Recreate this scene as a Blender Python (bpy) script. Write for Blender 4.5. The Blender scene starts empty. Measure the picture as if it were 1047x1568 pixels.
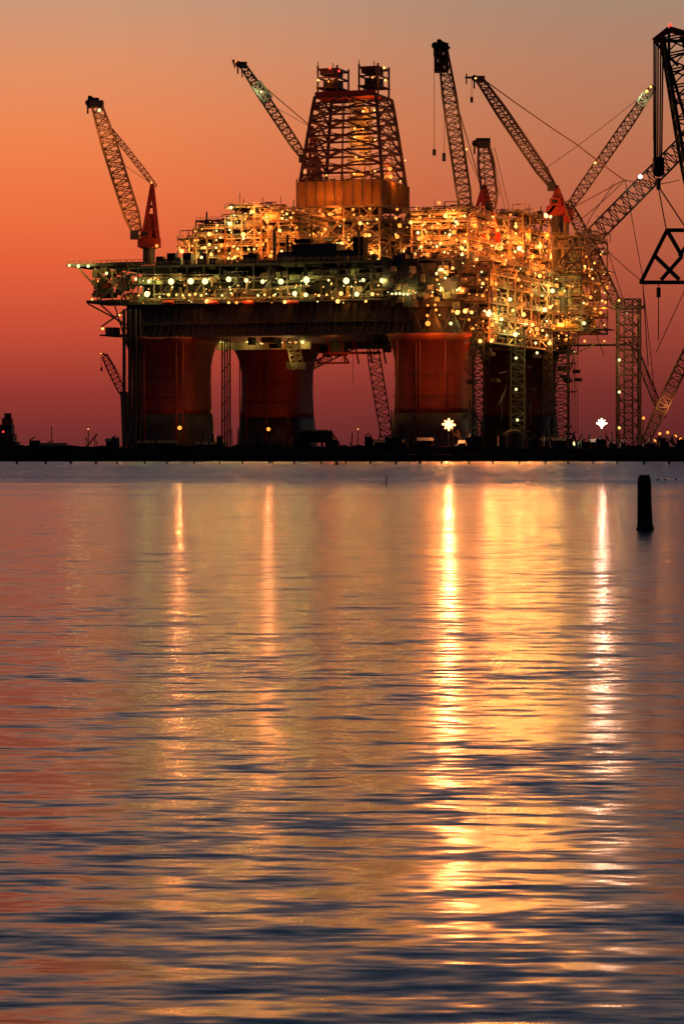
import bpy, math, random
from mathutils import Vector
from mathutils import noise as N
random.seed(7)
R=random.random
U=random.uniform
F=4200.0; CH=2.5; HV=690.0; CU=523.5
scene=bpy.context.scene

def lin(c):
    c=c/255.0
    return c/12.92 if c<=0.04045 else ((c+0.055)/1.055)**2.4
def rgb(r,g,b): return (lin(r),lin(g),lin(b),1.0)

# ---------------- materials ----------------
MATS={}
def paint(name,col,rough=0.6,metal=0.0,var=0.45,scale=0.35,spec=0.3):
    m=bpy.data.materials.new(name); m.use_nodes=True
    nt=m.node_tree; n=nt.nodes; l=nt.links
    b=n['Principled BSDF']
    tc=n.new('ShaderNodeTexCoord'); mp=n.new('ShaderNodeMapping'); mp.inputs['Scale'].default_value=(1,1,0.35)
    l.new(tc.outputs['Object'],mp.inputs['Vector'])
    ns=n.new('ShaderNodeTexNoise'); ns.inputs['Scale'].default_value=scale; ns.inputs['Detail'].default_value=6; ns.inputs['Roughness'].default_value=0.65
    l.new(mp.outputs[0],ns.inputs['Vector'])
    r=n.new('ShaderNodeValToRGB')
    r.color_ramp.elements[0].position=0.3; r.color_ramp.elements[1].position=0.7
    d=1-var
    r.color_ramp.elements[0].color=(col[0]*d,col[1]*d*0.9,col[2]*d*0.85,1)
    r.color_ramp.elements[1].color=(min(1,col[0]*(1+var*0.5)),min(1,col[1]*(1+var*0.5)),min(1,col[2]*(1+var*0.5)),1)
    l.new(ns.outputs['Fac'],r.inputs['Fac']); l.new(r.outputs['Color'],b.inputs['Base Color'])
    b.inputs['Roughness'].default_value=rough; b.inputs['Metallic'].default_value=metal
    b.inputs['Specular IOR Level'].default_value=spec
    MATS[name]=m
def glow(name,col,s):
    m=bpy.data.materials.new(name); m.use_nodes=True
    nt=m.node_tree; n=nt.nodes; l=nt.links
    n.remove(n['Principled BSDF'])
    e=n.new('ShaderNodeEmission'); e.inputs['Color'].default_value=(*col,1); e.inputs['Strength'].default_value=s
    l.new(e.outputs[0],n['Material Output'].inputs['Surface'])
    m.cycles.emission_sampling='NONE'
    MATS[name]=m
paint('steel_light',(0.38,0.25,0.15),var=0.7,scale=0.6)
paint('steel_mid',(0.18,0.115,0.07),var=0.7)
paint('derrick_steel',(0.12,0.045,0.026))
paint('steel_dark',(0.04,0.033,0.03))
paint('black_steel',(0.012,0.011,0.012),rough=0.8)
paint('grey_green',(0.14,0.15,0.085),var=0.8,scale=1.2)
paint('halo_panel',(0.25,0.26,0.13),var=0.85,scale=1.1)  # pale stock for panels added behind deck lamps to catch a halo
paint('hull_grey',(0.035,0.025,0.022),scale=0.15)
paint('ochre_panel',(0.42,0.22,0.05))
paint('red_paint',(0.26,0.022,0.012))
paint('hull_orange',(0.27,0.045,0.015),scale=0.12,var=0.5)
paint('antifoul',(0.022,0.014,0.016),scale=0.2)
paint('crane_yellow',(0.32,0.15,0.06))
paint('crane_grey',(0.10,0.06,0.045))
paint('earth',(0.012,0.010,0.010),rough=1,scale=0.2,spec=0)
paint('concrete',(0.025,0.021,0.02),rough=0.9,spec=0.1)
paint('timber',(0.015,0.011,0.01),rough=0.9,scale=6)
paint('white_paint',(0.5,0.5,0.42))
glow('lamp_orange',(1.0,0.27,0.04),2.3)
glow('lamp_amber',(1.0,0.46,0.11),2.6)
glow('lamp_green',(1.0,0.95,0.36),2.0)
glow('lamp_white',(1.0,0.86,0.6),5)
glow('lamp_sodium',(1.0,0.5,0.17),4.2)
glow('lamp_red',(1.0,0.05,0.03),2.5)
COL={'orange':(1,0.235,0.03),'amber':(1,0.36,0.065),'green':(0.95,0.8,0.2),'white':(1,0.85,0.6),'red':(1,0.1,0.05),'sodium':(1,0.27,0.055)}
FCOL={'orange':(1,0.28,0.085),'amber':(1,0.31,0.10),'sodium':(1,0.28,0.085)}

# ---------------- mesh builder ----------------
class MB:
    def __init__(s): s.v=[]; s.f=[]
    def hexa(s,pts):
        o=len(s.v); s.v.extend([tuple(p) for p in pts])
        for f in ((0,3,2,1),(4,5,6,7),(0,1,5,4),(1,2,6,5),(2,3,7,6),(3,0,4,7)):
            s.f.append(tuple(o+i for i in f))
    def ring(s,rings,cap=True):
        o=len(s.v); n=len(rings[0])
        for r in rings: s.v.extend([tuple(p) for p in r])
        for k in range(len(rings)-1):
            for i in range(n):
                j=(i+1)%n
                s.f.append((o+k*n+i,o+k*n+j,o+(k+1)*n+j,o+(k+1)*n+i))
        if cap:
            s.f.append(tuple(o+i for i in reversed(range(n))))
            s.f.append(tuple(o+(len(rings)-1)*n+i for i in range(n)))
class Grp:
    def __init__(s,name,origin,T=None):
        s.name=name; s.o=Vector(origin); s.m={}; s.T=T or (lambda p:Vector(p)); s.lights=[]; s.spots=[]
    def mb(s,mat):
        if mat not in s.m: s.m[mat]=MB()
        return s.m[mat]
    def beam(s,p,q,w,mat,h=None):
        p=s.T(p); q=s.T(q); h=h or w
        d=q-p
        if d.length<1e-4: return
        d.normalize()
        ref=Vector((0,0,1)) if abs(d.z)<0.95 else Vector((0,1,0))
        a=d.cross(ref).normalized()*w*0.5; b=d.cross(a).normalized()*h*0.5
        s.mb(mat).hexa([p-a-b,p+a-b,p+a+b,p-a+b,q-a-b,q+a-b,q+a+b,q-a+b])
    def tube(s,p,q,r,mat,n=8,r2=None):
        p=s.T(p); q=s.T(q); d=(q-p).normalized(); r2=r if r2 is None else r2
        ref=Vector((0,0,1)) if abs(d.z)<0.95 else Vector((0,1,0))
        a=d.cross(ref).normalized(); b=d.cross(a).normalized()
        f=lambda c,rr:[c+(a*math.cos(t)+b*math.sin(t))*rr for t in [2*math.pi*i/n for i in range(n)]]
        s.mb(mat).ring([f(p,r),f(q,r2)])
    def box(s,a,b,mat):
        x0,y0,z0=a; x1,y1,z1=b
        P=[s.T(p) for p in ((x0,y0,z0),(x1,y0,z0),(x1,y1,z0),(x0,y1,z0),(x0,y0,z1),(x1,y0,z1),(x1,y1,z1),(x0,y1,z1))]
        s.mb(mat).hexa(P)
    def ball(s,p,r,mat,sq=1.0,nu=8,nv=5,world=False):
        c=Vector(p) if world else s.T(p); rings=[]
        for k in range(nv+1):
            t=math.pi*(0.04+0.92*k/nv)
            rings.append([c+Vector((math.sin(t)*math.cos(a)*r,math.sin(t)*math.sin(a)*r,-math.cos(t)*r*sq)) for a in [2*math.pi*i/nu for i in range(nu)]])
        s.mb(mat).ring(rings)
    def cable(s,p,q,r,mat,sag=0.0,n=6):
        p=s.T(p); q=s.T(q); T=s.T; s.T=lambda x:Vector(x); prev=p
        for i in range(1,n+1):
            t=i/n; c=p.lerp(q,t); c.z-=sag*4*t*(1-t)
            s.beam(prev,c,r,mat); prev=c
        s.T=T
    def truss(s,p,q,w0,wm,w1,n,mat,ch=0.4,lc=0.2,depth=None):
        p=s.T(p); q=s.T(q); T=s.T; s.T=lambda x:Vector(x)
        d=(q-p).normalized()
        ref=Vector((0,1,0))
        a=d.cross(ref).normalized(); b=d.cross(a).normalized()
        prev=None
        for i in range(n+1):
            t=i/n
            w=w0+(wm-w0)*min(1,t/0.18) if t<0.18 else (wm if t<0.72 else wm+(w1-wm)*(t-0.72)/0.28)
            h=w*0.5; hb=h if depth is None else h*depth
            c=p.lerp(q,t)
            cur=[c-a*h-b*hb,c+a*h-b*hb,c+a*h+b*hb,c-a*h+b*hb]
            for k in range(4): s.beam(cur[k],cur[(k+1)%4],lc,mat)
            if prev:
                for k in range(4):
                    s.beam(prev[k],cur[k],ch,mat)
                    k2=(k+1)%4
                    if i%2: s.beam(prev[k],cur[k2],lc,mat)
                    else: s.beam(prev[k2],cur[k],lc,mat)
            prev=cur
        s.T=T
    def lamp(s,p,kind='orange',r=0.45,power=0,off=(0,-1.2,0.3),spot=0):
        c=s.T(p)
        s.ball(c,r,'lamp_'+kind,world=True)
        T=s.T; s.T=lambda x:Vector(x)
        s.box(c+Vector((-r*0.6,r*0.85,-r*0.5)),c+Vector((r*0.6,r*1.3,r*0.6)),'steel_dark')
        s.T=T
        if power>0: s.lights.append((c+Vector(off)*(1 if r<1 else r*1.3),COL[kind],power,min(r,0.5)))
        if spot>0: s.spots.append((c+Vector((0,-r-0.6,0)),FCOL[kind],spot,0.6))
    def finish(s):
        e=bpy.data.objects.new(s.name,None); scene.collection.objects.link(e); e.location=s.o
        e.empty_display_size=2
        for mat,m in s.m.items():
            me=bpy.data.meshes.new(mat+'_mesh'); me.from_pydata([(v[0]-s.o.x,v[1]-s.o.y,v[2]-s.o.z) for v in m.v],[],m.f)
            me.materials.append(MATS[mat]); me.update()
            o=bpy.data.objects.new(mat+'_parts',me); scene.collection.objects.link(o); o.parent=e
            if mat in ('hull_orange','antifoul') or mat.startswith('lamp_'):
                for pl in me.polygons: pl.use_smooth=True
        for i,(c,col,pw,r) in enumerate(s.lights):
            ld=bpy.data.lights.new('lamp_or_fill_light','POINT'); ld.energy=pw; ld.color=col; ld.shadow_soft_size=r  # lamps, plus unseen fill lights added to brighten parts
            o=bpy.data.objects.new('lamp_or_fill_light',ld); scene.collection.objects.link(o); o.parent=e; o.location=c-s.o
        for c,col,pw,r in s.spots:
            ld=bpy.data.lights.new('flood_light','SPOT'); ld.energy=pw; ld.color=col; ld.shadow_soft_size=r; ld.spot_size=math.radians(130); ld.spot_blend=0.6
            o=bpy.data.objects.new('flood_light',ld); scene.collection.objects.link(o); o.parent=e; o.location=c-s.o; o.rotation_euler=(math.radians(-83),0,0)
        return e
def W(u,v,D): return Vector(((u-CU)*D/F,D,CH+(HV-v)*D/F))

# ---------------- rig frame ----------------
CX,CY=2.8,838.0; TH=math.radians(-20); c_,s_=math.cos(TH),math.sin(TH)
def T(p): return Vector((CX+p[0]*c_-p[1]*s_, CY+p[0]*s_+p[1]*c_, p[2]))
def L(u,v,ly):
    k=(u-CU)/F
    lx=(k*(CY+ly*c_)-CX+ly*s_)/(c_-k*s_)
    D=CY+lx*s_+ly*c_
    return (lx,ly,CH+(HV-v)*D/F)
def LX(u,v,lx):
    k=(u-CU)/F
    ly=(CX+lx*c_-k*(CY+lx*s_))/(k*c_+s_)
    D=CY+lx*s_+ly*c_
    return (lx,ly,CH+(HV-v)*D/F)
rig=Grp('oil_platform',(CX,CY,0),T)

def column(cx,cy):
    def rg(z,h,n=32):
        out=[]
        for i in range(n):
            t=2*math.pi*(i+0.5)/n; ct,st=math.cos(t),math.sin(t); e=0.42
            x=math.copysign(abs(ct)**e,ct)*h; y=math.copysign(abs(st)**e,st)*h
            out.append(T((cx+x,cy+y,z)))
        return out
    rig.mb('antifoul').ring([rg(z,h) for z,h in ((-3,12.2),(3,11.6),(8,11.0),(13.2,10.5))])
    rig.mb('hull_orange').ring([rg(z,h) for z,h in ((13.2,10.45),(15,10.35),(22,10.1),(28,10.2),(31,10.7),(33.5,11.4),(35.6,12.6))])
    for k in range(10):
        x=cx-9.4+18.8*k/9.0
        rig.beam((x,cy-10.9,1),(x,cy-10.9,U(9,15)),U(.2,.4),'steel_dark')
    for k in range(4):
        x=cx+U(-9,9)
        rig.tube((x,cy-11.2,0),(x,cy-11.2,36),0.2,'hull_orange',6)
    for zz in (18,24,30):
        rig.beam((cx-9.5,cy-10.35,zz),(cx+9.5,cy-10.35,zz),0.12,'antifoul')
    for k in range(14):
        x=cx+U(-11,11); h=U(2,7); rig.box((x,cy-13.5,0),(x+U(.6,2.2),cy-12.5,h),'steel_dark')
for cx,cy in ((-41,-43),(41,-43),(-41,43),(41,43)): column(cx,cy)
for i in range(7):
    p=L(189+i*4.3,520,-54.5); rig.tube((p[0],-54.5-i%2,1),(p[0],-54.5-i%2,44),0.3,'steel_dark',6)
for i in range(4):
    p=L(340+i*4,520,-30); rig.tube((p[0],-30,1),(p[0],-30,40),0.25,'steel_dark',6)
for z in range(6,38,5):
    p=L(340,520,-30);q=L(353,520,-30); rig.beam((p[0],-30,z),(q[0],-30,z+3),0.2,'steel_dark')
for u,v,pw in ((315,540,800),(440,560,1100),(665,585,1300)):
    ly=-64 if u<400 or u>600 else 20
    rig.lights.append((T(L(u,v,ly)),COL['orange'],pw,0.5))  # fill lights without bulbs, added to brighten the columns

HZ0,HZ1=35.6,45.5
rig.box((-51,-53,HZ0),(51,53,HZ1),'hull_grey')
for i in range(52):
    x=-50+i*2
    rig.beam((x,-53.3,HZ0),(x+ (1.2 if i%3 else 3.4),-53.3,HZ1),0.28,'steel_dark')
for i in range(50):
    y=-52+i*2.1
    rig.beam((51.3,y,HZ0),(51.3,y,HZ1),0.3,'steel_dark')
for z in (HZ0+0.3,HZ0+4,HZ1-0.2):
    rig.beam((-51,-53.5,z),(51,-53.5,z),0.35,'steel_dark')
    rig.beam((51.5,-53,z),(51.5,53,z),0.35,'steel_mid')
for i in range(26):
    x=U(-28,28); y=U(-45,40); w=U(1,5); d=U(0.8,3.5)
    rig.box((x,y,HZ0-d),(x+w,y+3,HZ0),random.choice(['steel_dark','steel_mid','red_paint','steel_dark']))
a=L(500,520,-30); b=L(583,560,-30)
for k in range(5):
    x=a[0]+(b[0]-a[0])*k/4
    rig.beam((x,-30,HZ0),(x+1.6,-30,b[2]+U(0,3)),0.5,'red_paint')
rig.beam((a[0],-30,a[2]-4),(b[0],-30,a[2]-4),0.7,'red_paint'); rig.beam((a[0]-3,-30,b[2]+1),(a[0]+7,-30,b[2]+1),0.6,'red_paint')
rig.beam((a[0]-3,-30,b[2]+1),(a[0],-30,a[2]-4),0.5,'red_paint'); rig.beam((a[0]+7,-30,b[2]+1),(a[0]+5,-30,a[2]-4),0.5,'red_paint')
rig.lights.append((T((a[0]+4,-36,a[2]-5)),COL['orange'],500,.4))
p=L(447,530,-28); q=L(472,565,-28); rig.truss((p[0],-28,HZ0),(p[0]+2,-28,q[2]),2.5,3.5,3,6,'steel_light',0.35,0.2); rig.box((p[0]-1,-30,q[2]),(q[0],-26,q[2]+2),'steel_mid')
rig.lights.append((T((p[0]+1,-33,q[2]+4)),COL['green'],450,.4))
p=L(540,545,-30); rig.cable((p[0],-30,HZ0),(p[0],-30,p[2]-8),0.15,'red_paint')
rig.truss(L(568,520,-30),L(592,668,-32),2.5,3.6,3.2,14,'steel_mid',0.3,0.18)
rig.truss(L(560,520,0),L(478,560,0),2.0,2.0,2.0,9,'steel_mid',0.3,0.18)

def module(x0,x1,y0,y1,z0,z1,nx,ny,nz,mat='steel_light',dens=1.0,plates=0.7,bw=0.45):
    jit=lambda n:[0]+sorted([min(.97,max(.03,(i+U(-.28,.28))/n)) for i in range(1,n)])+[1]
    xs=[x0+(x1-x0)*t for t in jit(nx)]; ys=[y0+(y1-y0)*t for t in jit(ny)]; zs=[z0+(z1-z0)*t for t in jit(nz)]
    fm=lambda: random.choice(['steel_mid','steel_mid',mat,mat,'steel_dark','derrick_steel'])
    for x in xs:
        for y in ys: rig.beam((x,y,z0),(x,y,z1-U(-1,3)),bw,fm())
    for z in zs:
        for y in ys: rig.beam((x0,y,z),(x1,y,z),bw,fm())
        for x in xs: rig.beam((x,y0,z),(x,y1,z),bw,fm())
        for i in range(nx):
            for j in range(ny):
                if R()<plates*0.6: rig.box((xs[i],ys[j],z-0.06),(xs[i+1],ys[j+1],z+0.06),'steel_mid')
    for k in range(nz):
        for i in range(nx):
            if R()<0.5:
                p,q=((xs[i],y0,zs[k]),(xs[i+1],y0,zs[k+1])) if R()<0.5 else ((xs[i+1],y0,zs[k]),(xs[i],y0,zs[k+1]))
                rig.beam(p,q,0.3,fm())
            if R()<0.3: rig.box((xs[i]+.4,y0+2.5,zs[k]),(xs[i+1]-.4,y0+2.8,zs[k]+(zs[k+1]-zs[k])*U(.4,.95)),random.choice(['steel_dark','steel_mid','grey_green','steel_dark']))
        for j in range(ny):
            if R()<0.5:
                p,q=((x1,ys[j],zs[k]),(x1,ys[j+1],zs[k+1])) if R()<0.5 else ((x1,ys[j+1],zs[k]),(x1,ys[j],zs[k+1]))
                rig.beam(p,q,0.3,fm())
            if R()<0.3: rig.box((x1-2.8,ys[j]+.4,zs[k]),(x1-2.5,ys[j+1]-.4,zs[k]+(zs[k+1]-zs[k])*U(.4,.95)),random.choice(['steel_dark','steel_mid','grey_green','steel_dark']))
    for z in zs[1:]:
        for hz in (0.55,1.1):
            rig.beam((x0,y0-0.3,z+hz),(x1,y0-0.3,z+hz),0.1,mat); rig.beam((x1+0.3,y0,z+hz),(x1+0.3,y1,z+hz),0.1,mat)
        x=x0
        while x<x1: rig.beam((x,y0-0.3,z),(x,y0-0.3,z+1.1),0.1,mat); x+=1.8
        y=y0
        while y<y1: rig.beam((x1+0.3,y,z),(x1+0.3,y,z+1.1),0.1,mat); y+=1.8
    vol=(x1-x0)*(y1-y0)*(z1-z0)
    for i in range(int(vol/70*dens)):
        k=random.randrange(nz); z=zs[k]; h=max(2.5,zs[k+1]-z)
        x=U(x0,x1-2); y=U(y0,y1-2) if R()<0.5 else U(y0,y0+4)
        t=R(); m=random.choice([mat,mat,'steel_mid','steel_mid','grey_green','steel_light','ochre_panel','steel_dark','steel_dark','derrick_steel'])
        if t<0.28:
            w=U(0.8,3.6); d=U(1,3); hh=U(0.25,0.8)*h
            rig.box((x,y,z+0.1),(min(x+w,x1),y+d,z+hh),m)
        elif t<0.6:
            r=U(0.1,0.4); zz=z+U(0.2,0.9)*h; l=U(3,12)
            rig.tube((x,y,zz),(min(x+l,x1),y,zz),r,m,7)
            rig.tube((min(x+l,x1),y,zz+r),(min(x+l,x1),y,z),r,m,7)
        elif t<0.74:
            r=U(0.12,0.4); zz=z+U(0.2,0.9)*h; l=U(4,14)
            rig.tube((x1-U(0,3),y,zz),(x1-U(0,3),min(y+l,y1),zz),r,m,7)
        elif t<0.84:
            r=U(0.5,1.4); rig.tube((x,y,z+0.3),(x,y,z+h*U(0.5,1.1)),r,m,12)
        elif t<0.91:
            r=U(0.5,1.2); rig.tube((x,y,z+r+0.4),(min(x+U(4,8),x1),y,z+r+0.4),r,m,12)
        else:
            rig.beam((x,y,z),(x+U(3,5),y,z+h),0.6,'steel_mid',0.2)
    for i in range(int((x1-x0)*(y1-y0)/30)+3):
        x=U(x0,x1-1); y=U(y0,y1); t=R()
        if t<0.35: rig.tube((x,y,z1),(x,y,z1+U(1.2,4.5)),U(0.08,0.35),mat,6)
        elif t<0.65: rig.box((x,y,z1),(x+U(1,3),y+2,z1+U(0.6,2.6)),fm())
        else:
            h=U(1,3.0); rig.beam((x,y,z1+h),(x+4,y,z1+h),0.3,mat); rig.beam((x,y,z1),(x,y,z1+h),0.2,mat); rig.beam((x+4,y,z1),(x+4,y,z1+h),0.2,mat)
def lamps(x0,x1,y0,y1,z0,z1,n,kinds,pw=0,nl=4,side=False):
    for i in range(n):
        z=U(z0,z1); r=0.16+0.32*R()**2.0
        if side and R()<0.7: p=(x1+0.8,U(y0,y1),z)
        elif R()<0.75: p=(U(x0,x1),y0-0.8,z)
        else: p=(U(x0,x1),U(y0,y1),z1+0.9)
        if i<nl:
            r=U(0.45,0.7)
            if side: p=(x1+1.0,y0+(y1-y0)*((i*0.618)%1),z0+(z1-z0)*((i+0.5)/nl))
            else: p=(x0+(x1-x0)*((i*0.618+.3)%1),y0-1.0,z0+(z1-z0)*((i+0.5)/nl))
        rig.lamp(p,random.choice(kinds),r,pw*U(.7,1.9) if i<nl else 0,off=(0.8,-2.0,0.5))

def zat(v,ly,u=500): return L(u,v,ly)[2]
def xat(u,ly): return L(u,500,ly)[0]
DZ=zat(403,-45)
rig.box((-51,-47,HZ1),(50,40,HZ1+0.4),'steel_mid')
rig.box((-50,-44,HZ1+0.4),(30,-43.5,DZ-0.6),'steel_dark')
rig.box((-56,-55,DZ-0.6),(51,50,DZ),'steel_dark')
rig.box((-53,-55.5,HZ1-0.3),(51,-47,HZ1+0.25),'steel_dark')
midz=(HZ1+DZ)/2+0.4
rig.box((-52,-52,midz-0.2),(48,-44,midz+0.1),'steel_dark')
i=0; x=-52
while x<50:
    rig.beam((x,-54.2,HZ1),(x,-54.2,DZ-0.6),0.45,'steel_dark')
    if i%2==0: rig.beam((x,-54.2,HZ1),(x+5.2,-54.2,midz),0.3,'steel_dark')
    x+=5.2; i+=1
for i in range(170):
    x=U(-51,48); z=random.choice([HZ1+0.3,midz+0.1]); w=U(0.5,3.6); h=U(0.6,4.0)
    rig.box((x,U(-52.6,-48),z),(x+w,-46,z+h),random.choice(['steel_dark','steel_dark','steel_mid','grey_green','black_steel','black_steel','ochre_panel']))
for i in range(50):
    x=U(-51,40); z=U(HZ1+1,DZ-1); rig.tube((x,-54.3,z),(x+U(4,14),-54.3,z),U(0.1,0.28),random.choice(['steel_mid','steel_dark','grey_green']),6)
for i in range(70):
    x=U(-51,48); z=U(HZ1,DZ-4); rig.beam((x,-54.6,z),(x+U(-1,1),-54.6,z+U(1,4)),U(.12,.5),random.choice(['steel_dark','black_steel','steel_mid']))
for z in (HZ1+1.3,HZ1+0.8,DZ+1.1,DZ+0.6,midz+1.1):
    rig.beam((-56,-55.4,z),(51,-55.4,z),0.11,'steel_mid')
for i in range(60): rig.beam((-55+i*1.8,-55.4,DZ),(-55+i*1.8,-55.4,DZ+1.1),0.11,'steel_mid')
for u in (250,318,372,440):
    p=L(u,463,-56); rig.tube((p[0],-56,p[2]),(p[0]+3.2,-56,p[2]),0.6,'red_paint',8)

for u,r,pw in ((228,0.6,900),(262,1.05,1500),(292,1.05,1500),(314,1.05,1500),(350,0.9,1300),(377,0.7,900),(402,0.7,900),(430,0.95,1300),(469,1.1,1500),(503,0.4,0),(530,1.05,1300),(556,0.6,0),(585,0.85,1000)):
    p=L(u,429+U(-2,2),-55.7); rig.lamp(p,'green',r*0.85,pw*.45,off=(0,-1.0,-0.5))
    if pw: rig.lights.append((T((p[0]+0.9,-56.2,p[2])),COL['green'],pw*.4,.3))  # second, unseen light added beside the lamp to brighten panels behind it
x=-51
while x<48:
    w=U(.8,3.4); z=midz+U(-.3,.8)
    if R()<.8: rig.box((x,-53.9-R()*.2,z),(x+w,-53.6,z+U(1.2,3.2)),random.choice(['halo_panel','halo_panel','grey_green','steel_dark']))  # irregular panels added behind the lamp row to show as its halo
    x+=w+U(0,.8)
for u,v,k,r,pw in ((225,450,'green',1.1,1800),(258,451,'amber',0.6,700),(270,451,'amber',.4,0),(280,452,'amber',.45,0),(290,451,'amber',0.5,500),(299,450,'amber',0.5,700),(308,452,'amber',.5,0),(317,461,'amber',.9,1500),(340,452,'green',.4,400),(350,463,'amber',.5,0),(362,463,'orange',.6,500),(380,462,'orange',.8,900),(395,452,'green',.45,0),(405,451,'amber',.45,400),(419,452,'amber',.4,0),(436,462,'amber',.7,600),(451,449,'green',.9,900),(468,451,'green',.8,0),(488,452,'amber',.5,400),(500,451,'amber',.4,0),(517,461,'amber',.8,900),(522,449,'amber',.8,0),(546,450,'green',.9,900),(560,461,'amber',.5,0),(570,450,'amber',.7,500),(600,449,'green',.5,0),(606,449,'green',.5,0),(612,449,'green',.5,400),(618,450,'green',.5,0),(624,450,'green',.5,700),(630,450,'green',.5,0),(636,449,'green',.5,0),(643,450,'green',.4,0)):
    rig.lamp(L(u,v,-55.8),k,r*0.75,pw*.9,off=(0,-1.5,0.6))
x=-50
while x<46:
    w=U(1,4)
    if R()<.75: rig.box((x,-53.2,HZ1+U(.4,1)),(x+w,-53.0,HZ1+U(2.2,4)),random.choice(['halo_panel','steel_light','grey_green','ochre_panel','steel_dark']))  # panels added behind the lower lamps to catch their glow
    x+=w+U(.3,2)
for i in range(70):
    rig.lamp(L(U(210,650),U(425,464),-55.6),random.choice(['green','amber','green','orange']),U(.14,.26))
# row of lamps under the hull edge
for i in range(13):
    rig.lamp(L(338+i*10.5+U(-2,2),522+U(-2,2),-10),random.choice(['amber','green']),U(.4,.7),500 if i%4==0 else 0,off=(0,-1.5,-1))
rig.box((xat(332,-9),-9.2,HZ0-2.2),(xat(476,-9),-8.8,HZ0),'steel_mid')
for u,v,pl,sp in ((275,655,-57,17000),(411,657,25,19000)):
    rig.lamp(L(u,v,pl),'orange',0.6,500,off=(0,-3,0),spot=sp)

P=lambda u,v,ly=-50: L(u,v,ly)
for ly in (-52,-36):
    a=P(103,406,ly); b=(-50,ly,a[2])
    rig.beam(a,b,0.9,'steel_dark')
    for k in range(14):
        x=a[0]+(b[0]-a[0])*k/13; rig.beam((x,ly,a[2]),(x,ly,a[2]+1.2),0.12,'steel_mid')
    rig.beam((a[0],ly,a[2]+1.2),(b[0],ly,a[2]+1.2),0.12,'steel_mid')
    p=P(133,462,ly); q=(-50,ly,p[2]); rig.beam(p,q,0.9,'steel_dark')
    p2=P(145,410,ly); p3=P(150,462,ly); p4=P(205,462,ly); p5=P(200,410,ly)
    for s0,s1 in ((p2,p3),(p2,p4),(p5,p3),(P(172,410,ly),P(172,462,ly)),(P(118,408,ly),P(148,440,ly)),(p3,P(207,515,ly)),(P(135,465,ly),P(200,500,ly)),(P(175,465,ly),P(190,515,ly)),(P(205,465,ly),P(155,500,ly))):
        rig.beam(s0,s1,0.4,'steel_mid')
a=P(103,406,-52); rig.box((a[0],-52,a[2]-0.3),(-50,-36,a[2]),'steel_dark')
a=P(133,462,-52); rig.box((a[0],-52,a[2]-0.4),(-50,-36,a[2]),'steel_dark')
a=P(152,512,-52); rig.box((a[0],-52,a[2]-0.4),(-51,-40,a[2]),'steel_dark'); rig.box((a[0]+1,-50,a[2]),(a[0]+4,-46,a[2]+2.2),'steel_mid')
for i in range(40):
    p=P(U(140,200),U(415,460),-50); rig.box(p,(p[0]+U(0.6,2.5),-47,p[2]+U(0.5,2)),random.choice(['steel_dark','red_paint','steel_mid','steel_mid']))
for u,v,k,r in ((106,406,'green',.5),(120,407,'green',.6),(135,407,'green',.55),(157,503,'amber',.45),(163,418,'green',.5),(195,455,'orange',.4),(183,482,'amber',.35),(196,408,'orange',.35),(150,430,'orange',.3),(141,458,'amber',.35),(208,427,'green',.5)):
    rig.lamp(P(u,v,-53),k,r*.85,500 if r>.48 else 0)

kO=['orange','orange','amber','orange','orange','amber','green']
def mod_px(u0,u1,v0,y0,y1,nx,ny,nz,n,pw=1500,zb=None,mat='steel_light',dens=1.0,nl=4):
    x0=xat(u0,y0); x1=xat(u1,y0); z1=zat(v0,y0,u0); z0=zb if zb is not None else DZ
    module(x0,x1,y0,y1,z0,z1,nx,ny,nz,mat,dens)
    lamps(x0,x1,y0,y1,z0+1,z1,n,kO,pw,nl)
mod_px(272,300,366,-44,-18,2,3,3,16,1200,nl=1)
mod_px(296,345,350,-43,-18,3,3,4,34,1300,nl=3)
mod_px(345,400,317,-42,-12,4,3,6,66,1500,nl=5)
mod_px(398,458,325,-41,-12,4,3,5,60,1500,nl=4)
mod_px(630,716,328,-44,-18,6,3,6,90,1700,nl=8)
mod_px(380,640,348,-5,20,9,3,4,40,1100,nl=4)
mod_px(300,460,338,15,45,6,3,4,30,1000,nl=3)
mod_px(640,800,330,10,48,6,4,4,40,1500,nl=3)
zt=LX(760,336,51)[2]
module(30,50,-40,0,DZ,zt+1,3,5,5,'steel_light',1.2)
module(31,50,1,48,DZ,zt-3,3,5,4,'steel_light',1.2)
lamps(30,50,-40,48,DZ,zt,130,['orange','orange','amber','orange'],2300,18,True)
module(46,58,-46,50,LX(760,530,51)[2],DZ+0.0,3,11,6,'steel_light',2.0,0.4)
lamps(46,58,-46,50,LX(760,530,51)[2],DZ,170,kO,1900,19,True)
module(58,67,20,52,LX(840,505,58)[2],LX(840,360,58)[2],2,4,6,'steel_mid',1.2,0.3)
lamps(58,67,20,52,LX(840,505,58)[2],LX(840,380,58)[2],48,kO,1500,6,True)
for u,v1,w in ((732,668,3),(792,676,4),(858,672,5),(838,640,2.5)):
    p=LX(u,505,58); q=LX(u,v1,58); rig.truss(p,q,w,w,w,16,'steel_dark',0.35,0.22)
    z=q[2]
    while z<p[2]: rig.beam((58-w*.5,p[1]-w*.4,z),(58+w*.5,p[1]+w*.4,z+2.2),0.4,'steel_dark',.15); z+=2.4
for i in range(90):
    p=LX(U(700,880),U(520,675),U(52,58)); t=R()
    if t<.4: rig.beam(p,(p[0]+U(-2,2),p[1]+U(-8,8),p[2]+U(-5,5)),.3,'steel_dark')
    elif t<.7: rig.box(p,(p[0]+2,p[1]+U(1,4),p[2]+U(.4,1.5)),'steel_dark')
    else: rig.tube(p,(p[0],p[1],p[2]+U(4,14)),.18,'steel_dark',6)
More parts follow.
